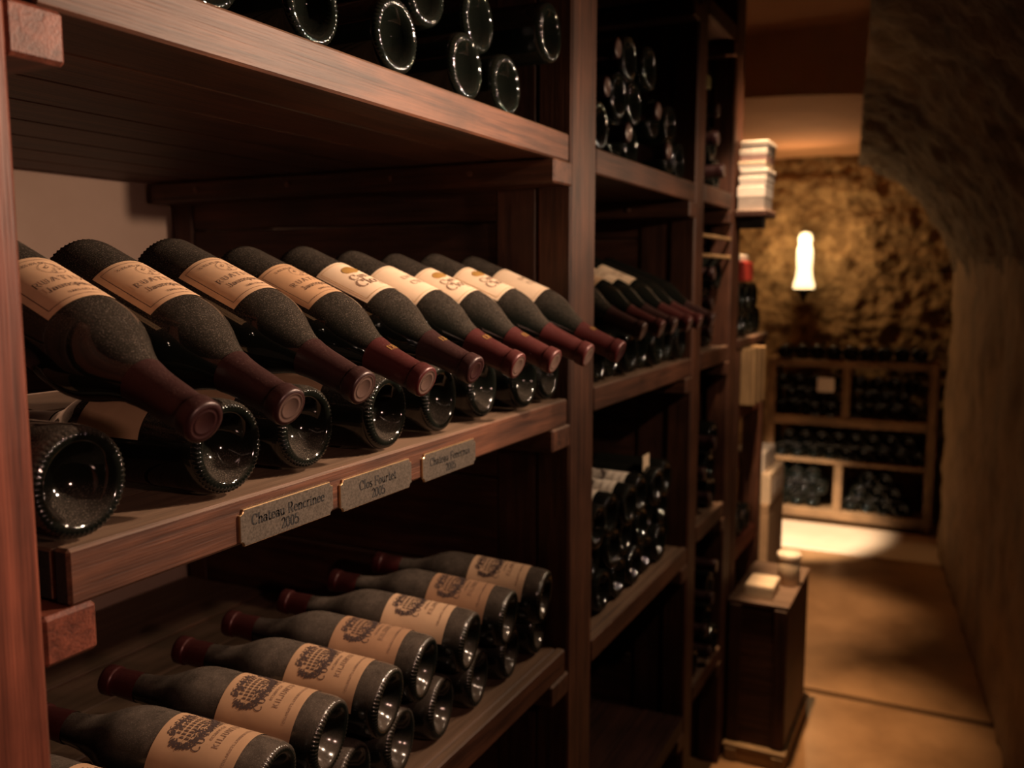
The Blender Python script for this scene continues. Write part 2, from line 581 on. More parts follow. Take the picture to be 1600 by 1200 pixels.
def wrap(bm, quads, off, flip=1, zc=0., sub=1, mat=0):
    """lay flat print (u round the bottle, v along it) on the bottle wall; label faces local +Y"""
    for q in quads:
        vs = []
        for u, v in q:
            z = zc + flip * v
            r = body_r(z) + off
            a = math.pi / 2 + flip * u / r
            vs.append(bm.verts.new((r * math.cos(a), r * math.sin(a), z)))
        try:
            f = bm.faces.new(vs)
            f.material_index = mat
        except ValueError:
            pass


def make_label(name, mat, z0, z1, width, off=.0006):
    bm = bmesh.new()
    n, k = 26, 4
    grid = []
    for j in range(k + 1):
        z = z0 + (z1 - z0) * j / k
        row = []
        for i in range(n + 1):
            r = body_r(z) + off
            a = math.pi / 2 + (i / n - .5) * width / r
            row.append(bm.verts.new((r * math.cos(a), r * math.sin(a), z)))
        grid.append(row)
    for j in range(k):
        for i in range(n):
            bm.faces.new((grid[j][i], grid[j][i + 1], grid[j + 1][i + 1], grid[j + 1][i]))
    me = bpy.data.meshes.new(name)
    bm.to_mesh(me)
    bm.free()
    me.materials.append(MATS[mat])
    for p in me.polygons:
        p.use_smooth = True
    return me


def frame_quads(hw, hh, wd):
    q = []
    q += hv_line((-hw, -hh), (hw, -hh), wd, 16) + hv_line((-hw, hh), (hw, hh), wd, 16)
    q += hv_line((-hw, -hh), (-hw, hh), wd, 2) + hv_line((hw, -hh), (hw, hh), wd, 2)
    return q


def print_mesh(name, layers, zc, flip):
    bm = bmesh.new()
    mats = []
    for i, (qs, mat) in enumerate(layers):
        mats.append(mat)
        wrap(bm, qs, .0010 + .00008 * i, flip, zc, mat=i)
    me = bpy.data.meshes.new(name)
    bm.to_mesh(me)
    bm.free()
    for m in mats:
        me.materials.append(MATS[m])
    return me


def scribble(rng, cx, cy, rx, ry, n, wd, ln=.35):
    q = []
    for _ in range(n):
        a = rng.uniform(0, 2 * math.pi)
        d = math.sqrt(rng.random())
        x, y = cx + rx * d * math.cos(a), cy + ry * d * math.sin(a)
        t = rng.uniform(0, math.pi * 2)
        pl = []
        rr = rng.uniform(.4, 1) * ln * min(rx, ry)
        for i in range(5):
            pl.append((x + rr * math.cos(t + i * .55), y + rr * math.sin(t + i * .55)))
        q += poly_lines(pl, wd * rng.uniform(.6, 1.2))
    return q


LZ = (.067, .149)            # label band of the slanting bottles
rng = random.Random(3)
qa = frame_quads(.0405, .0355, .0005)
qa += poly_lines(_arc(-.003, .0165, .0105, .0105, 0, 360, 28), .0004) + scribble(rng, -.003, .0165, .008, .008, 16, .0005)
qa += text_quads('RUATIIX', .0072, -.009, -.003, .11, .045, .22)
qa += text_quads('.S.ES.ES.US.', .0032, -.014, .0285, .2, .1, .25)
qa += text_quads('Jaunspaun', .0076, -.006, -.0155, .11, .045, .02)
qa += text_quads('IJAS.LEI.ATUIS', .0030, 0, -.0285, .2, .1, .2)
PRINT_A = print_mesh('print_a', [(qa, 'ink')], sum(LZ) / 2, -1)
blob = []
for i in range(14):
    x0, x1 = -.013 + i * .0018, -.013 + (i + 1) * .0018 + .0002

    def hgt(x):
        return max(0, .0085 * math.sqrt(max(0, 1 - ((x + .0005) / .0128) ** 2)))
    blob.append([(x0 - .010, .0175 - hgt(x0) * (.9 + .2 * math.sin(i))), (x1 - .010, .0175 - hgt(x1)), (x1 - .010, .0175 + hgt(x1)), (x0 - .010, .0175 + hgt(x0))])
qb = frame_quads(.0415, .0370, .0006)
qbt = text_quads('Cun', .0115, -.014, .0005, .14, .05, .03) + text_quads('Clos', .0150, -.013, -.0145, .14, .05, .03) + text_quads('SEIAIUL', .0034, .006, -.0265, .2, .1, .25)
PRINT_B = print_mesh('print_b', [(qb, 'gold_ink'), (blob, 'gold_ink'), (qbt, 'ink_soft')], sum(LZ) / 2, -1)
qc = frame_quads(.0415, .0370, .0005)
qct = text_quads('EIATIC', .0070, 0, .004, .13, .05, .1) + text_quads('CULU', .0090, .0, -.012, .13, .05, .05)
PRINT_C = print_mesh('print_c', [(qc, 'gold_ink'), (qct, 'ink_soft')], sum(LZ) / 2, -1)
LZ2 = (.030, .122)           # label band of the bottles lying foot outwards
qd = []
for i in range(34):          # leafy wreath, house front inside
    a = R(150 + i * 7.1)
    x, y = .026 * math.cos(a) * 1.05, .019 + .0185 * math.sin(a)
    qd += scribble(rng, x, y, .0032, .0032, 9, .0009, .7)
for j in range(4):
    for i in range(9):
        x = -.0185 + i * .0042
        yy = .0125 + j * .0060
        if abs(x) < .0215 - j * .002:
            qd += poly_lines([(x, yy), (x, yy + .0040)], .0011) + poly_lines([(x + .0016, yy), (x + .0016, yy + .0034)], .0006)
    qd += poly_lines([(-.021, .0112 + j * .006), (.021, .0112 + j * .006)], .0005)
qd += scribble(rng, 0, .033, .020, .004, 60, .0009, .8) + scribble(rng, 0, .0085, .021, .0025, 50, .0008, .9)
qd += text_quads('CUTRENS', .0090, 0, .0005, .12, .05, .1)
qd += hv_line((-.02, .0072), (.02, .0072), .0004, 8)
qd2 = text_quads('ecsnre.cu', .0045, 0, -.0085, .14, .07, .1) + text_quads('KILJUNTU', .0062, .001, -.0180, .14, .06, .12)
qd2 += text_quads('CHLANJITS.LERNEAUTS.EN.CUI', .0026, 0, -.0345, .22, .12, .3)
PRINT_D = print_mesh('print_d', [(qd, 'ink'), (qd2, 'ink_soft')], sum(LZ2) / 2, 1)
qe = text_quads('EBL', .0085, 0, 0, .16, .06, .05)

bm = bmesh.new()


def cap_print(s):
    bm = bmesh.new()
    for q in text_quads(s, .0072, 0, 0, .16, .06, .05):
        vs = []
        for u, v in q:
            z = .241 - v
            r = body_r(z) + .0011
            a = math.pi / 2 - u / r
            vs.append(bm.verts.new((r * math.cos(a), r * math.sin(a), z)))
        bm.faces.new(vs)
    me = bpy.data.meshes.new('capsule_print')
    bm.to_mesh(me)
    bm.free()
    me.materials.append(MATS['gold_ink'])
    return me


bm.free()
CAPTXT = cap_print('EBL')
BODY_D = make_body('bottle_dusty', 'glass_dusty')
BODY_G = make_body('bottle_grey', 'glass_grey')
BODY_C = make_body('bottle_clean', 'glass_clean', 40, 48)
BODY_F = make_body('bottle_far', 'glass_far', 28, 0)
CAP_R = make_capsule('capsule_red', 'foil_red')
CAP_K = make_capsule('capsule_dark', 'foil_dark')
CAP_S = make_capsule('capsule_short', 'foil_red', .246)
CAPTOP = make_captop('capsule_top', 'foil_top')
CAPTOP_R = make_captop('capsule_top_red', 'foil_dark')
LAB = {k: make_label('label_' + k, m, LZ[0], LZ[1], .092) for k, m in (('tan', 'paper_tan'), ('cream', 'paper_cream'), ('ochre', 'paper_ochre'))}
plain('paper_tan_shaded', (0.36, 0.215, 0.12), 0.8, var=0.12, scale=30)  # darker copies of the label papers: lower shelf shade put into colour
plain('paper_cream_shaded', (0.47, 0.30, 0.18), 0.8, var=0.10, scale=30)
plain('paper_ochre_shaded', (0.30, 0.165, 0.09), 0.8, var=0.14, scale=30)
LAB2 = {k: make_label('label2_' + k, m, LZ2[0], LZ2[1], .112) for k, m in (('tan', 'paper_tan_shaded'), ('cream', 'paper_cream_shaded'), ('ochre', 'paper_ochre_shaded'), ('white', 'white_paper'))}


def bottle(base, direction, up, label_text, group, body=BODY_D, cap=CAP_R, top=CAPTOP, lab=None, prt=None, captxt=False, parts=True, scale=1.0):
    zc = Vector(direction).normalized()
    yc = Vector(up)
    yc = (yc - zc * yc.dot(zc)).normalized()
    xc = yc.cross(zc)
    M = Matrix((xc, yc, zc)).transposed().to_4x4()
    if not parts:
        o = link('wine_bottle', body)
        o.matrix_world = Matrix.Translation(base) @ M
        tag(o, label_text, 'bottle', group)
        return o
    t = empty('wine_bottle')
    t.matrix_world = Matrix.Translation(base) @ M @ Matrix.Scale(scale, 4)
    tag(t, label_text, 'bottle', group)
    link('glass_body', body, t)
    c = link('capsule', cap, t)
    link('capsule_top', top, c)
    if captxt:
        link('capsule_print', CAPTXT, c)
    if lab:
        l = link('paper_label', lab, t)
        if prt:
            link('label_print', prt, l)
    return t


# ================================================================ THE SETTING
def struct(name, me, loc=(0, 0, 0)):
    o = link(name, me, None, loc)
    o['kind'] = 'structure'
    return o


def grid_mesh(name, fn, nu, nv, mat, smooth=True, thick=0.0):
    bm = bmesh.new()
    g = [[bm.verts.new(fn(i / nu, j / nv)) for j in range(nv + 1)] for i in range(nu + 1)]
    for i in range(nu):
        for j in range(nv):
            bm.faces.new((g[i][j], g[i + 1][j], g[i + 1][j + 1], g[i][j + 1]))
    if thick:
        bmesh.ops.recalc_face_normals(bm, faces=bm.faces)
        bmesh.ops.solidify(bm, geom=list(bm.faces), thickness=thick)
    return mesh_from(bm, name, [mat], smooth)


def fbm(p, s, o=4):
    return noise.fractal(Vector(p) * s, 1.0, 2.0, o)


def wall_x(y):
    return .494 - .106 * y


# floor: polished concrete laid in two pours, a dark joint between them
fl = box('floor', -1.6, 0.9, -0.9, 3.055, -.12, 0.0, 'floor_concrete', None, 0)
fl['kind'] = 'structure'
bmj = bmesh.new()
vsj = [bmj.verts.new(p) for p in ((-1.6, 3.083, 0), (.9, 3.10, 0), (.9, 6.2, 0), (-1.6, 6.2, 0))]
fj = bmj.faces.new(vsj)
ext = bmesh.ops.extrude_face_region(bmj, geom=[fj])
for v in ext['geom']:
    if isinstance(v, bmesh.types.BMVert):
        v.co.z -= .12
struct('floor_far', mesh_from(bmj, 'floor_far', ['floor_concrete']))
jb = box('floor_joint', -1.6, .9, 3.04, 3.11, -.14, -.02, 'black_paint', None, 0)
jb['kind'] = 'structure'
lit_patch = box('lit_floor_patch', -1.55, -.02, 4.74, 5.26, -.02, .006, 'lit_floor_tone', None, .002)  # pale sheet standing in for a pool of light on the floor
lit_patch['kind'] = 'structure'

# back wall behind the racks
bw = box('wall_left', -1.60, -1.46, -.9, 3.3, 0, 2.6, 'back_plaster', None, 0)
bw['kind'] = 'structure'
lw = box('wall_left_far', -1.75, -1.60, 3.2, 6.2, 0, 2.6, 'stone', None, 0)
lw['kind'] = 'structure'

# end wall of rough stone
END_Y = 5.62


def endwall(u, v):
    x = -1.7 + u * 2.2
    z = v * 2.7
    d = .045 * fbm((x, 3.1, z), 7.0) + .02 * fbm((x, 8.1, z), 22.0)
    c = noise.cell(Vector((x * 6.5, 1, z * 9)))
    return (x, END_Y + .03 - abs(d) * .9 - .015 * c, z)


struct('wall_end', grid_mesh('wall_end', endwall, 120, 150, 'stone'))

# right wall, lower part: plastered, with a ragged top ledge


def rwall(u, v):
    y = -.9 + u * 5.85
    top = 1.46 + .035 * max(0, y - 2.2) + .02 * fbm((y, 0, 2), 3.5)
    z = v * top
    d = .016 * fbm((0, y, z), 3.0) + .007 * fbm((4, y, z), 14.0)
    return (wall_x(y) - .012 + d, y, z)


struct('wall_right', grid_mesh('wall_right', rwall, 150, 60, 'wall_plaster', True, .12))

PROF = [(.0, 1.30), (-.004, 1.40), (-.030, 1.49), (-.080, 1.605), (-.175, 1.745), (-.285, 1.862), (-.38, 1.935), (-.48, 1.985)]


def prof(t):
    s = t * (len(PROF) - 1)
    i = min(int(s), len(PROF) - 2)
    f = s - i
    p0 = PROF[max(0, i - 1)]
    p1, p2 = PROF[i], PROF[i + 1]
    p3 = PROF[min(len(PROF) - 1, i + 2)]

    def cr(a, b, c, d):
        return .5 * ((2 * b) + (-a + c) * f + (2 * a - 5 * b + 4 * c - d) * f * f + (-a + 3 * b - 3 * c + d) * f ** 3)
    return cr(p0[0], p1[0], p2[0], p3[0]), cr(p0[1], p1[1], p2[1], p3[1])


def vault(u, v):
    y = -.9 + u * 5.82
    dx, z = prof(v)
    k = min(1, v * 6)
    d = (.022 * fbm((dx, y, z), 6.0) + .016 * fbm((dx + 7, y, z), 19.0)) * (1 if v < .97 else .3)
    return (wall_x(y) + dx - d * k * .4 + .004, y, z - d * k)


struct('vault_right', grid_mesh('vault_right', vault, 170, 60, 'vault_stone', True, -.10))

# ceilings: high one over the aisle, a lower shallow vault at the far end
ch = box('ceiling', -1.75, .9, -.9, 3.72, 2.36, 2.5, 'ceiling_plaster', None, 0)
ch['kind'] = 'structure'


def lowceil(u, v):
    x = -1.75 + v * 2.3
    y = 3.72 + u * 2.1
    t = (x + .95) / .75
    z = 2.10 - .10 * t * t * .5
    return (x, y, max(z, 1.9))


lcm = bmesh.new()
n = 24
for u in range(1):
    bot = []
    for j in range(n + 1):
        x = -1.75 + 2.3 * j / n
        t = (x + .85)
        z = 2.115 - .11 * t * t
        bot.append((lcm.verts.new((x, 3.72, z)), lcm.verts.new((x, 6.0, z)), lcm.verts.new((x, 3.72, 2.5)), lcm.verts.new((x, 6.0, 2.5))))
    for a, b in zip(bot, bot[1:]):
        lcm.faces.new((a[0], b[0], b[1], a[1]))
        lcm.faces.new((a[0], a[2], b[2], b[0]))
        lcm.faces.new((a[1], b[1], b[3], a[3]))
        lcm.faces.new((a[2], a[3], b[3], b[2]))
struct('ceiling_far', mesh_from(lcm, 'ceiling_far', ['ceiling_plaster'], False))
bb = box('wall_behind', -1.7, 1.0, -1.05, -.9, 0, 2.6, 'vault_stone', None, 0)
bb['kind'] = 'structure'

ORD = ['first', 'second', 'third', 'fourth', 'fifth', 'sixth', 'seventh', 'eighth', 'ninth', 'tenth', 'eleventh', 'twelfth']
# ================================================================ THE LONG RACK
RX = -.565
rack = empty('wine_rack', (RX - .4, 1.5, 0))
tag(rack, 'long dark red-brown wooden wine rack with posts, plank shelves and partitions along the left', 'wine rack')
BACK = -1.44


def post(y0, y1, mat='wood_z', x0=RX - .06, x1=RX + .0, z0=0, z1=2.3, nm='post'):
    return box(nm, x0, x1, y0, y1, z0, z1, mat, rack, .004)


p0 = post(.29, .3915, 'red_wood_z', RX - .05, RX + .006)
post(1.342, 1.448, 'wood_z')
post(2.085, 2.16, 'wood_z')
post(2.458, 2.56, 'wood_z', z1=2.3)


def partition(y0, y1, z0=0.0, z1=2.3):
    st = box('partition_stile', RX - .135, RX - .062, y0 - .004, y1 + .004, z0, z1, 'dark_wood_z', rack, .003)
    box('partition_stile', BACK, BACK + .05, y0 - .004, y1 + .004, z0, z1, 'dark_wood_z', rack, .003)
    z = z0
    k = 0
    hs = [.155, .135, .165, .148]
    while z < z1 - .02:
        h = min(hs[k % 4], z1 - z)
        box('plank', BACK + .051, RX - .136, y0, y1, z, z + h - .003, 'dark_wood_x', st, .003)
        z += h
        k += 1


partition(1.346, 1.380)
partition(2.095, 2.115)
partition(2.470, 2.490)
partition(.345, .386)


def shelf(y0, y1, ztop, thick=.042, fx=RX, mat='wood_y', depth=.86, endmat='end_grain'):
    fr = box('front_rail', fx - .0165, fx, y0, y1, ztop - thick, ztop, mat, rack, .0025, endmat)
    x = fx - .0180
    k = 0
    while x > fx - depth:
        wd = .105 if k else .085
        box('shelf_plank', x - wd, x, y0 - .002 * (k % 2), y1, ztop - thick + .002, ztop - .002 - .0015 * (k % 2), mat, fr, .002, endmat)
        x -= wd + .003
        k += 1
    return fr


def cleat(y0, y1, ztop, h=.037, fx=RX + .002, mat='wood_x', nails=True, side=-1):
    c = box('cleat', BACK + .02, fx, y0, y1, ztop - h, ztop, mat, rack, .003)
    if nails:
        for x in (-.71, -.86, -1.08, -1.3):
            bm = bmesh.new()
            bmesh.ops.create_cone(bm, cap_ends=True, segments=10, radius1=.005, radius2=.004, depth=.003)
            me = mesh_from(bm, 'nail_head', ['nail'])
            o = link('nail_head', me, c, Vector((x, y0 - .0015 if side < 0 else y1 + .0015, ztop - h * .45)) - wpos(c))
            o.rotation_euler = (R(90), 0, 0)
    return c


ZT, ZM, ZB, ZH = 1.625, 1.206, .782, 2.06
B1 = (.416, 1.330)
TH = .043
for z in (ZT, ZM, ZB, ZH):
    shelf(B1[0], B1[1], z, TH, mat='wood_y')
    cleat(.3925, .4365, z - TH, mat='red_wood_x', nails=False)
    cleat(1.270, 1.3412, z - TH)
B2 = (1.450, 2.080)
for z in (ZT - .006, ZM + .006, .752, ZH, .32):
    shelf(B2[0], B2[1], z, TH, mat='wood_y' if z > .5 else 'shaded_wood_y')
    cleat(2.03, 2.0840, z - TH, nails=True)
    cleat(1.3855, 1.47, z - TH, nails=False, fx=RX - .062)
B3 = (2.165, 2.452)
for z in (ZT, ZM + .012, .78, ZH, .36):
    shelf(B3[0], B3[1], z, TH)
    cleat(2.42, 2.4570, z - TH, nails=False)
    cleat(2.1195, 2.18, z - TH, nails=False, fx=RX - .062)
shelf(.40, 1.335, .36, TH)

# engraved metal plates screwed to the middle shelf


def plate(yc, wd, hg, zc, lines, lab):
    bm = bmesh.new()
    r = .0048
    out = []
    hw, hh = wd / 2, hg / 2
    for cx, cy, a0 in ((hw, hh, 180), (-hw, hh, 270), (-hw, -hh, 0), (hw, -hh, 90)):
        pts = [(cx + r * math.cos(R(a0 + 90 - t)), cy + r * math.sin(R(a0 + 90 - t))) for t in (0, 22.5, 45, 67.5, 90)]
        out += pts

    def ring(s, d):
        return [bm.verts.new((d, u * (1 - s / hw), v * (1 - s / hh))) for u, v in out]
    a, b, c = ring(0, 0), ring(0, .0022), ring(.0006, .0028)
    N = len(out)
    for i in range(N):
        j = (i + 1) % N
        f = bm.faces.new((a[i], a[j], b[j], b[i]))
        f.material_index = 1
        f = bm.faces.new((b[i], b[j], c[j], c[i]))
        f.material_index = 1
    bm.faces.new(c)
    bm.faces.new(a[::-1])
    me = mesh_from(bm, 'name_plate', ['plate_metal', 'brass_edge'])
    o = link('name_plate', me, rack, Vector((RX + .0002, yc, zc)) - wpos(rack))
    o['label'] = lab
    bm = bmesh.new()
    for s, h, yy in lines:
        for q in text_quads(s, h, 0, yy, .17, .06, .03):
            # +y in the world runs away from the camera, to the right in view
            bm.faces.new([bm.verts.new((.0031, u, v)) for u, v in q])
    me = bpy.data.meshes.new('engraving')
    bm.to_mesh(me)
    bm.free()
    me.materials.append(MATS['plate_ink'])
    link('engraving', me, o)
    return o


plate(.651, .132, .034, 1.1785, [('Chateau Rencrinee', .0098, .0052), ('2005', .0098, -.0075)], 'dull metal plate engraved Chateau Rencrinee 2005')
plate(.796, .134, .034, 1.1762, [('Clos Fourtet', .0100, .0048), ('2005', .0098, -.0078)], 'dull metal plate engraved Clos Fourtet 2005')
plate(.952, .130, .034, 1.1750, [('Chateau Fenernux', .0096, .0050), ('2005', .0096, -.0078)], 'dull metal plate engraved Chateau Fenernux 2005')

# ================================================================ BOTTLES, FIRST BAY
UPV = Vector((0, 0, 1))

# middle shelf, lower row: feet to the aisle
ys = [.4365, .592, .708, .832, .958, 1.082, 1.190, 1.288]
for i, y in enumerate(ys):
    bottle((-.571 - .006 * (i % 3), y, ZM + BR + .0015), (-1, random.uniform(-.05, .03), -.004), (.2, random.uniform(-.4, .4), 1),
           'dusty bottle lying foot outwards on the middle shelf, %s from the near post' % ORD[i],
           'bottles lying foot outwards on the middle shelf', lab=LAB['tan'])
# middle shelf, upper row: necks slanting down to the aisle
caps = [(-.503, .490, 1.293), (-.503, .586, 1.292), (-.503, .690, 1.297), (-.500, .797, 1.292), (-.497, .898, 1.295), (-.490, .995, 1.292), (-.480, 1.085, 1.290), (-.468, 1.175, 1.292), (-.455, 1.272, 1.290)]
AL = R(21.8)
BES = [3, 3, 3, 2.5, 2, 1.5, 1, .5, 0]
kinds = [('tan', PRINT_A), ('tan', PRINT_A), ('tan', PRINT_A), ('ochre', PRINT_A), ('cream', PRINT_B), ('cream', PRINT_C), ('cream', PRINT_B), ('cream', PRINT_B), ('cream', PRINT_C)]
names = {'tan': 'tan bordered label', 'ochre': 'browner bordered label', 'cream': 'cream label'}
for i, (x0, y, z) in enumerate(caps):
    BE = R(BES[i])
    d = Vector((math.cos(AL) * math.cos(BE), -math.cos(AL) * math.sin(BE), -math.sin(AL)))
    tip = Vector((x0, y, z))
    lk, pr = kinds[i]
    bottle(tip - d * BL, d, (.35, .02 + .06 * math.sin(i * 2.1), 1),
           'bottle with %s, neck slanting down to the aisle, %s from near post' % (names[lk], ORD[i]),
           'bottles slanting neck down on the middle shelf', lab=LAB[lk], prt=pr,
           cap=[CAP_K, CAP_K, CAP_K, CAP_R, CAP_K, CAP_R, CAP_R, CAP_R, CAP_R][i], top=[CAPTOP_R, CAPTOP, CAPTOP, CAPTOP, CAPTOP_R, CAPTOP, CAPTOP, CAPTOP, CAPTOP_R][i], captxt=i in (3, 4, 5, 6, 8), body=BODY_D)

# rear rest the slanting bottles lie on
box('rest_rail', -.765, -.735, .391, 1.341, 1.298, 1.328, 'dark_wood_y', rack, .003)

# lower shelf: two layers, feet outwards, printed labels up
yb = [.5825, .691, .790, .8865, .9855, 1.087, 1.1905, 1.2950]
for i, y in enumerate(yb):
    bottle((-.596, y, ZB + BR + .001), (-1, -.17, 0), (.1, .3, 1), 'bottle in the bottom layer of the lower shelf, foot outwards, %s from near post' % ORD[i],
           'bottom layer on the lower shelf', body=BODY_G, lab=LAB2['tan'], cap=CAP_S)
yt = [.525, .640, .742, .838, .935, 1.036, 1.138, 1.243]
zt = ZB + BR + .074
lk2 = ['tan', 'tan', 'tan', 'tan', 'tan', 'ochre', 'cream', 'ochre']
lk2 = ['tan', 'tan', 'tan', 'tan', 'ochre', 'cream', 'ochre', 'cream']
for i, y in enumerate(yt):
    bottle((-.590 + .010 * (i % 2) + (.018 if i > 5 else 0), y, zt + .002), (-1, -.17 - .008 * (i % 3), .105), (.25, -.15 + .12 * math.sin(i * 1.7), 1),
           'bottle with crested %s label, top layer of lower shelf, %s from near post' % (lk2[i], ORD[i]),
           'top layer on the lower shelf', body=BODY_G, lab=LAB2[lk2[i]], prt=PRINT_D, cap=CAP_S, top=CAPTOP_R)

# top shelf: clean shiny bottles, feet outwards
for i, (y, x) in enumerate([(.475, -.585), (.600, -.59), (.736, -.585), (.872, -.578), (1.035, -.58), (1.158, -.585)]):
    bottle((x, y, ZT + BR + .001), (-1, -.02 + .03 * (i % 2), 0), (0, .5, 1), 'shiny black bottle lying on the high shelf itself, %s from the near post' % ORD[i],
           'bottles on the top shelf', body=BODY_C, cap=CAP_K)
for i, (y, x) in enumerate([(.67, -.60), (.955, -.59), (1.096, -.595), (1.240, -.555)]):
    bottle((x, y, ZT + BR + [.078, .074, .074, .088][i]), (-1, .02 - .02 * i, 0), (0, .5, 1), 'shiny black bottle in the second layer of the high shelf, %s from the near post' % ORD[i],
           'second layer of the top shelf', body=BODY_C, cap=CAP_K)

# ================================================================ BOTTLES, SECOND BAY


LAYER = ['one', 'two', 'three', 'four']


def pile(y0, y1, ztop, rows, pitch, x, text, group, neck_every=2, body=BODY_C, jitter=.012, seed=1, labs=None, cap=CAP_K):
    rg = random.Random(seed)
    k = 0
    for r in range(rows[0] if isinstance(rows, tuple) else rows):
        nth = 0
        yy = y0 + BR + r * pitch / 2
        frac = 1.0
        if isinstance(rows, tuple):
            frac = rows[1][r]
        lim = y0 + (y1 - y0) * frac
        while yy + BR <= lim + 1e-6:
            z = ztop + BR + .001 + r * math.sqrt(max(0, (2 * BR + .001) ** 2 - (pitch / 2) ** 2))
            xx = x + rg.uniform(-jitter, jitter)
            if neck_every and (k % neck_every == 1):
                bottle((xx - BL + .02, yy, z), (1, 0, 0), (0, 0, 1), '%s, neck outwards, layer %s, %s along' % (text, LAYER[r], ORD[nth]), group, body=body, cap=cap)
            else:
                bottle((xx, yy, z), (-1, 0, 0), (.2, 0, 1), '%s, foot outwards, layer %s, %s along' % (text, LAYER[r], ORD[nth]), group, body=body, cap=cap, lab=(LAB2[labs] if labs else None))
            yy += pitch
            k += 1
            nth += 1


pile(1.455, 2.078, ZT - .006, (3, [1, .99, .60]), .0885, -.595, 'bottle piled on second bay top shelf', 'second bay top shelf pile', 3, seed=2, jitter=.02)
# slanting bottles
for i in range(6):
    y = 1.545 + i * .098
    d = Vector((math.cos(AL), 0, -math.sin(AL)))
    tip = Vector((-.510 + .004 * (i % 2), y, 1.305))
    lk = [None, 'tan', 'cream', 'cream', None, None][i] if i else 'tan'
    bottle(tip - d * BL, d, (.3, -.2, 1), 'glossy bottle slanting neck down in the second bay, %s beyond the middle post' % ORD[i],
           'slanting bottles of the second bay', body=BODY_C if i != 0 else BODY_D, cap=[CAP_K, CAP_R, CAP_K, CAP_R, CAP_R, CAP_K][i], lab=LAB[lk] if lk else None, prt=PRINT_C if lk else None)
for i in range(7):
    bottle((-.575 - .008 * (i % 2), 1.499 + i * .0885, ZM + .006 + BR + .001), (-1, 0, 0), (0, .4, 1), 'glossy bottle foot outwards, second bay middle shelf, %s beyond the middle post' % ORD[i],
           'second bay middle shelf row', body=BODY_C, cap=CAP_K)
box('rest_rail', -.765, -.735, 1.385, 2.090, 1.308, 1.338, 'dark_wood_y', rack, .003)
# lower shelf of the second bay: white labels on the top layers
pile(1.455, 2.078, .752, (2, [1, 1]), .0895, -.60, 'bottle on second bay lower shelf', 'second bay lower shelf stack', 0, seed=5, labs='white')
for i in range(6):
    bottle((-.572 - .008 * (i % 2), 1.4985 + i * .0895, .752 + BR + .1535), (-1, 0, .02), (0, -.75, 1), 'white-labelled bottle on second bay lower stack, %s beyond middle post' % ORD[i],
           'white-labelled bottles on the second bay lower stack', body=BODY_C, lab=LAB2['white'] if i < 4 else None, prt=PRINT_D if i < 4 else None, cap=CAP_K)
tg = box('price_tag', -.600, -.598, 1.83, 1.872, .985, 1.018, 'cream_card', None, 0)
tag(tg, 'small cream tag standing on the second bay lower stack', 'tag')

# ================================================================ BOTTLES, THIRD BAY
pile(2.168, 2.452, ZT, (3, [1, 1, .9]), .0885, -.585, 'bottle on third bay top shelf', 'third bay top shelf', 2, seed=8)
pile(2.168, 2.452, ZM + .012, (3, [1, 1, 1]), .0885, -.592, 'bottle on third bay middle shelf', 'third bay middle shelf', 2, seed=9)
pile(2.168, 2.452, .78, (3, [1, 1, 1]), .0885, -.585, 'bottle on third bay lower shelf', 'third bay lower shelf', 2, seed=10)
pile(2.168, 2.452, .36, (4, [1, 1, 1, 1]), .0885, -.575, 'bottle on third bay lowest shelf', 'third bay lowest shelf', 2, seed=11)

# ================================================================ LOW RACK BEYOND
low = empty('low_rack', (-.75, 2.75, 0))
tag(low, 'lower wooden bottle rack standing just beyond the tall rack', 'wine rack')
for y in (2.575, 2.94):
    box('post', -.625, -.565, y, y + .045, 0, 1.20, 'wood_z', low, .003)
    box('post', -1.0, -.94, y, y + .045, 0, 1.20, 'wood_z', low, .003)
for z in (1.226, 1.030, .60, .2):
    if z > 1.2:
        box('top_board', -1.0, -.56, 2.566, 2.99, z - .025, z, 'wood_y', low, .003)
    else:
        f = box('shelf_board', -.93, -.63, 2.622, 2.938, z - .03, z, 'wood_y', low, .003)
        box('front_rail', -.6285, -.570, 2.6215, 2.9385, z - .045, z, 'red_wood_y', f, .003)
rg = random.Random(4)
for r in range(2):
    for k in range(4 - r):
        y = 2.615 + k * .0885 + r * .0443
        bottle((-.575, y, 1.2265 + BR + r * .0755), (-1, 0, 0), (0, 0, 1), 'dark bottle heaped on top of the low rack, %s layer, %s along' % ('upper' if r else 'lower', ORD[k]), 'bottles heaped on the low rack, layer %s' % ('two' if r else 'one'), body=BODY_C, cap=CAP_K)
for k in range(3):
    bottle((-.578, 2.668 + k * .0885, .6015 + BR), (-1, 0, 0), (0, 0, 1), 'dark bottle in the middle opening of the low rack, %s along' % ORD[k], 'bottles in the low rack opening', body=BODY_C, cap=CAP_K)
for k in range(3):
    bottle((-.578, 2.668 + k * .0885, .2015 + BR), (-1, 0, 0), (0, 0, 1), 'dark bottle in the lowest opening of the low rack, %s along' % ORD[k], 'bottles in the low rack bottom', body=BODY_C, cap=CAP_K)


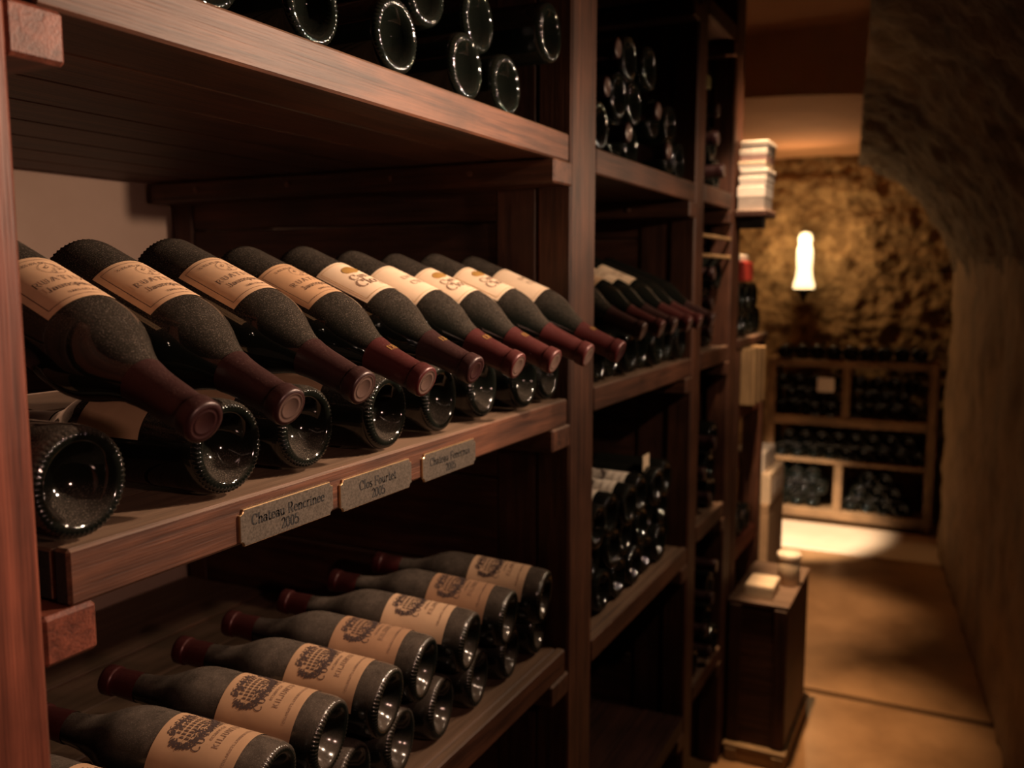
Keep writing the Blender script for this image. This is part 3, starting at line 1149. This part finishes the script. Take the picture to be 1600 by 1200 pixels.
def carton(name, x0, x1, y0, y1, z0, z1, mat, label, cat, flaps=True, tape=None, group=None):
    """box with a lid line, flaps and tape so that it reads as a carton"""
    t = empty(name, ((x0 + x1) / 2, (y0 + y1) / 2, z0))
    tag(t, label, cat, group)
    h = z1 - z0
    box('carton_body', x0, x1, y0, y1, z0, z1 - h * .06, mat, t, .002)
    ym = (y0 + y1) / 2
    box('flap', x0 + .001, x1 - .001, y0 + .001, ym - .001, z1 - h * .06, z1, mat, t, .0015)
    box('flap', x0 + .001, x1 - .001, ym + .001, y1 - .001, z1 - h * .06, z1, mat, t, .0015)
    if tape:
        box('printed_sticker', x1, x1 + .0012, y0 + .2 * (y1 - y0), y0 + .8 * (y1 - y0), z0 + .25 * h, z0 + .7 * h, tape, t, 0)
    return t


# wooden case standing on end inside the low rack
cs = empty('wooden_case', (-.58, 2.70, 1.031))
tag(cs, 'pale wooden case stood on end under the top of the low rack', 'wooden case')
for y in (2.625, 2.765):
    box('side_board', -.650, -.535, y, y + .016, 1.031, 1.196, 'pale_wood_z', cs, .002)
box('back_board', -.660, -.6505, 2.625, 2.781, 1.031, 1.196, 'pale_wood_z', cs, .002)
for z in (1.031, 1.180):
    box('end_board', -.650, -.540, 2.6415, 2.7645, z, z + .016, 'pale_wood_y', cs, .002)
box('face_board', -.5345, -.526, 2.625, 2.672, 1.031, 1.196, 'pale_wood_z', cs, .002)
box('face_board', -.5345, -.526, 2.700, 2.781, 1.031, 1.196, 'pale_wood_z', cs, .002)

# thin guard rails across the third bay
for z in (1.500, 1.452):
    box('guard_rail', RX - .010, RX - .001, 2.161, 2.457, z, z + .009, 'pale_wood_y', rack, .002)

# bracket shelf on the last post with a stack of white boxes
brk = box('bracket_shelf', -.56, -.476, 2.462, 2.60, 1.565, 1.583, 'dark_wood_y', rack, .003)
box('bracket', -.557, -.49, 2.50, 2.53, 1.535, 1.565, 'iron', brk, .002)
z = 1.5835
hts = [.062, .026, .018, .020, .030, .022]
for i, h in enumerate(hts):
    j = .003 * ((i * 7) % 3 - 1)
    t = empty('white_box', (-.518, 2.53, z))
    tag(t, 'flat white box in the stack on the end post bracket, %s from the bottom' % ORD[i], 'box', 'white boxes stacked on the bracket')
    box('box_base', -.553 + j, -.484 + j, 2.478, 2.59, z, z + h * .55, ['grey_paper', 'white_paper', 'grey_paper', 'white_paper', 'rose_paper', 'white_paper'][i], t, .001)
    box('box_lid', -.555 + j, -.482 + j, 2.476, 2.592, z + h * .55, z + h, 'white_paper' if i != 3 else 'cream_card', t, .001)
    z += h + .0006
# red box with a white lid lying on the heap
rb = empty('red_box', (-.56, 2.72, 1.392))
tag(rb, 'red box with a white lid on the bottle heap of the low rack', 'box')
zr = 1.2265 + BR * 2 + .0755 + .002
box('box_body', -.66, -.575, 2.66, 2.80, zr, zr + .060, 'red_card', rb, .004)
box('box_lid', -.657, -.585, 2.665, 2.775, zr + .060, zr + .080, 'white_paper', rb, .003)
carton('green_carton', -.68, -.585, 2.185, 2.275, ZT + BR * 2 + .155, ZT + BR * 2 + .185, 'green_card', 'flat olive green box on the top shelf bottles of the third bay', 'box')

# stack on the floor: dark wine case, second case and the things on it
def case(name, x0, x1, y0, y1, z0, z1, mat, label, lid=True):
    t = empty(name, ((x0 + x1) / 2, (y0 + y1) / 2, z0))
    tag(t, label, 'wooden case')
    th = .012
    box('side_panel', x0, x1, y0, y0 + th, z0, z1 - .012, mat + '_x', t, .002)
    box('side_panel', x0, x1, y1 - th, y1, z0, z1 - .012, mat + '_x', t, .002)
    box('end_panel', x0, x0 + th, y0 + th, y1 - th, z0, z1 - .012, mat + '_y', t, .002)
    box('end_panel', x1 - th, x1, y0 + th, y1 - th, z0, z1 - .012, mat + '_y', t, .002)
    box('bottom_panel', x0 + th, x1 - th, y0 + th, y1 - th, z0, z0 + .01, mat + '_y', t, 0)
    box('lid', x0 - .004, x1 + .004, y0 - .004, y1 + .004, z1 - .012, z1, mat + '_x', t, .002)
    for yy in (y0 - .007, ):
        box('batten', x0 + .003, x0 + .035, yy, y0 - .0005, z0 + .005, z1 - .014, mat + '_z', t, .001)
        box('batten', x1 - .035, x1 - .003, yy, y0 - .0005, z0 + .005, z1 - .014, mat + '_z', t, .001)
    return t


case('pale_wine_case', -.556, -.385, 2.50, 2.93, .0005, .052, 'pale_wood', 'low pale wooden tray on the floor under the dark case')
# keep the dark case clear of the low rack by standing in front of it
case('dark_wine_case', -.557, -.392, 2.52, 2.90, .0525, .482, 'wood', 'tall dark wooden case standing on the floor against the low rack')
carton('small_carton', -.52, -.44, 2.55, 2.66, .4825, .520, 'cream_card', 'flat cream box on top of the dark floor case', 'box')
cj = empty('candle_jar', (-.425, 2.72, .4825))
tag(cj, 'short cream jar with a white lid on the dark floor case', 'jar')
bm = bmesh.new()
lathe(bm, [(0, 0), (.030, 0), (.033, .004), (.033, .070), (.030, .080), (0, .080)], 28)
link('jar_body', mesh_from(bm, 'jar_body', ['cream_card'], True), cj)
bm = bmesh.new()
lathe(bm, [(0, .0802), (.034, .0802), (.035, .083), (.035, .094), (.033, .097), (0, .098)], 28)
link('jar_lid', mesh_from(bm, 'jar_lid', ['wax'], True), cj)

# cartons by the end rack
carton('brown_carton', -.655, -.545, 3.02, 3.30, .0005, .640, 'brown_card', 'tall brown cardboard carton on the floor beyond the low rack', 'carton')
carton('cream_carton', -.652, -.543, 3.03, 3.28, .6405, .745, 'cream_card', 'cream carton on top of the tall brown carton', 'carton', tape='white_paper')
carton('white_carton', -.675, -.568, 3.04, 3.24, .7455, .815, 'white_paper', 'small white carton topping the carton stack', 'carton')

# ================================================================ END RACK
er = empty('end_rack', (-.55, 5.35, 0))
tag(er, 'low wooden bottle rack across the stone end wall', 'wine rack')
EY0, EY1 = 5.28, 5.545
for x in (-.985, -.13):
    box('side_post', x, x + .045, EY0, EY1, 0.007, .945, 'mid_wood_z', er, .003)
XL, XR = -.939, -.131
box('top_shelf', XL, XR, EY0, EY1, .905, .940, 'mid_wood_x', er, .003)
box('middle_shelf', XL, XR, EY0, EY1, .572, .622, 'mid_wood_x', er, .003)
box('lower_shelf', XL, XR, EY0, EY1, .352, .376, 'mid_wood_x', er, .003)
box('bottom_shelf', XL, XR, EY0, EY1, .030, .085, 'mid_wood_x', er, .003)
box('divider', -.575, -.530, EY0 + .004, EY1, .6225, .9045, 'mid_wood_z', er, .003)
box('divider', -.600, -.555, EY0 + .004, EY1, .0855, .3515, 'mid_wood_z', er, .003)
card = box('shelf_card', -.705, -.615, EY0 - .010, EY0 - .007, .765, .845, 'white_paper', None, .001)
tag(card, 'white card standing against the bottles in the upper left opening of the end rack', 'card')


def end_pile(x0, x1, z0, rows, text, group, pitch=.0885, counts=None, seed=0):
    rg = random.Random(seed)
    for r in range(rows):
        n = int((x1 - x0 - 2 * BR - r % 2 * pitch / 2) / pitch + 1e-6) + 1 if counts is None else counts[r]
        off = (pitch / 2 * (r % 2)) if counts is None else pitch / 2 * r
        for k in range(n):
            x = x0 + BR + off + k * pitch
            z = z0 + BR + .001 + r * .0750
            bottle((x, EY0 + .012 + rg.uniform(-.012, .02), z), (0, 1, 0), (0, 0, 1), '%s, layer %s, %s from left' % (text, LAYER[r], ORD[k]), group, body=BODY_F, parts=False)


end_pile(XL + .002, XR - .002, .940, 1, 'dark bottle in the row on top of the end rack', 'bottles on top of the end rack', seed=1)
end_pile(XL + .002, -.577, .622, 3, 'dark bottle in the upper left opening of the end rack', 'end rack upper left', seed=2)
end_pile(-.528, XR - .002, .622, 3, 'dark bottle in the upper right opening of the end rack', 'end rack upper right', seed=3)
end_pile(XL + .002, XR - .002, .376, 2, 'dark bottle in the middle opening of the end rack', 'end rack middle', seed=4)
end_pile(XL + .002, -.602, .085, 3, 'dark bottle in the lower left opening of the end rack', 'end rack lower left', seed=5)
end_pile(-.553, XR - .002, .085, 3, 'dark bottle in the lower right pyramid of the end rack', 'end rack lower right', counts=[4, 3, 2], seed=6)

# ================================================================ WALL LAMP ON THE END WALL
sc = empty('wall_lamp', (-.835, 5.50, 1.345))
tag(sc, 'glowing wall lamp on the stone end wall above the end rack', 'wall lamp')
bm = bmesh.new()
pf = [(0, -.005), (.058, -.005), (.060, .02), (.047, .06), (.042, .11), (.045, .17), (.044, .22), (.034, .255), (.040, .285), (.030, .315), (0, .325)]
lathe(bm, pf, 24)
link('lamp_glass', mesh_from(bm, 'lamp_glass', ['lamp_glow'], True), sc)
bm = bmesh.new()
lathe(bm, [(0, -.08), (.012, -.078), (.016, -.05), (.03, -.03), (.062, -.012), (.064, -.005), (0, -.0055)], 24)
link('lamp_cup', mesh_from(bm, 'lamp_cup', ['iron'], True), sc)
bm = bmesh.new()
bmesh.ops.create_cube(bm, size=1)
for v in bm.verts:
    v.co = Vector((v.co.x * .02, v.co.y * .09 + .045, v.co.z * .02 - .045))
link('lamp_arm', mesh_from(bm, 'lamp_arm', ['iron']), sc)
ll = lamp('lamp_bulb', 'POINT', (-.835, 5.42, 1.60), 7.0, (1.0, 0.62, 0.28), 0.05)
lamp('lamp_uplight', 'SPOT', (-.835, 5.33, 1.68), 10.0, (1.0, 0.55, 0.26), 0.04, (-.84, 4.95, 2.10), 84, 0.9)
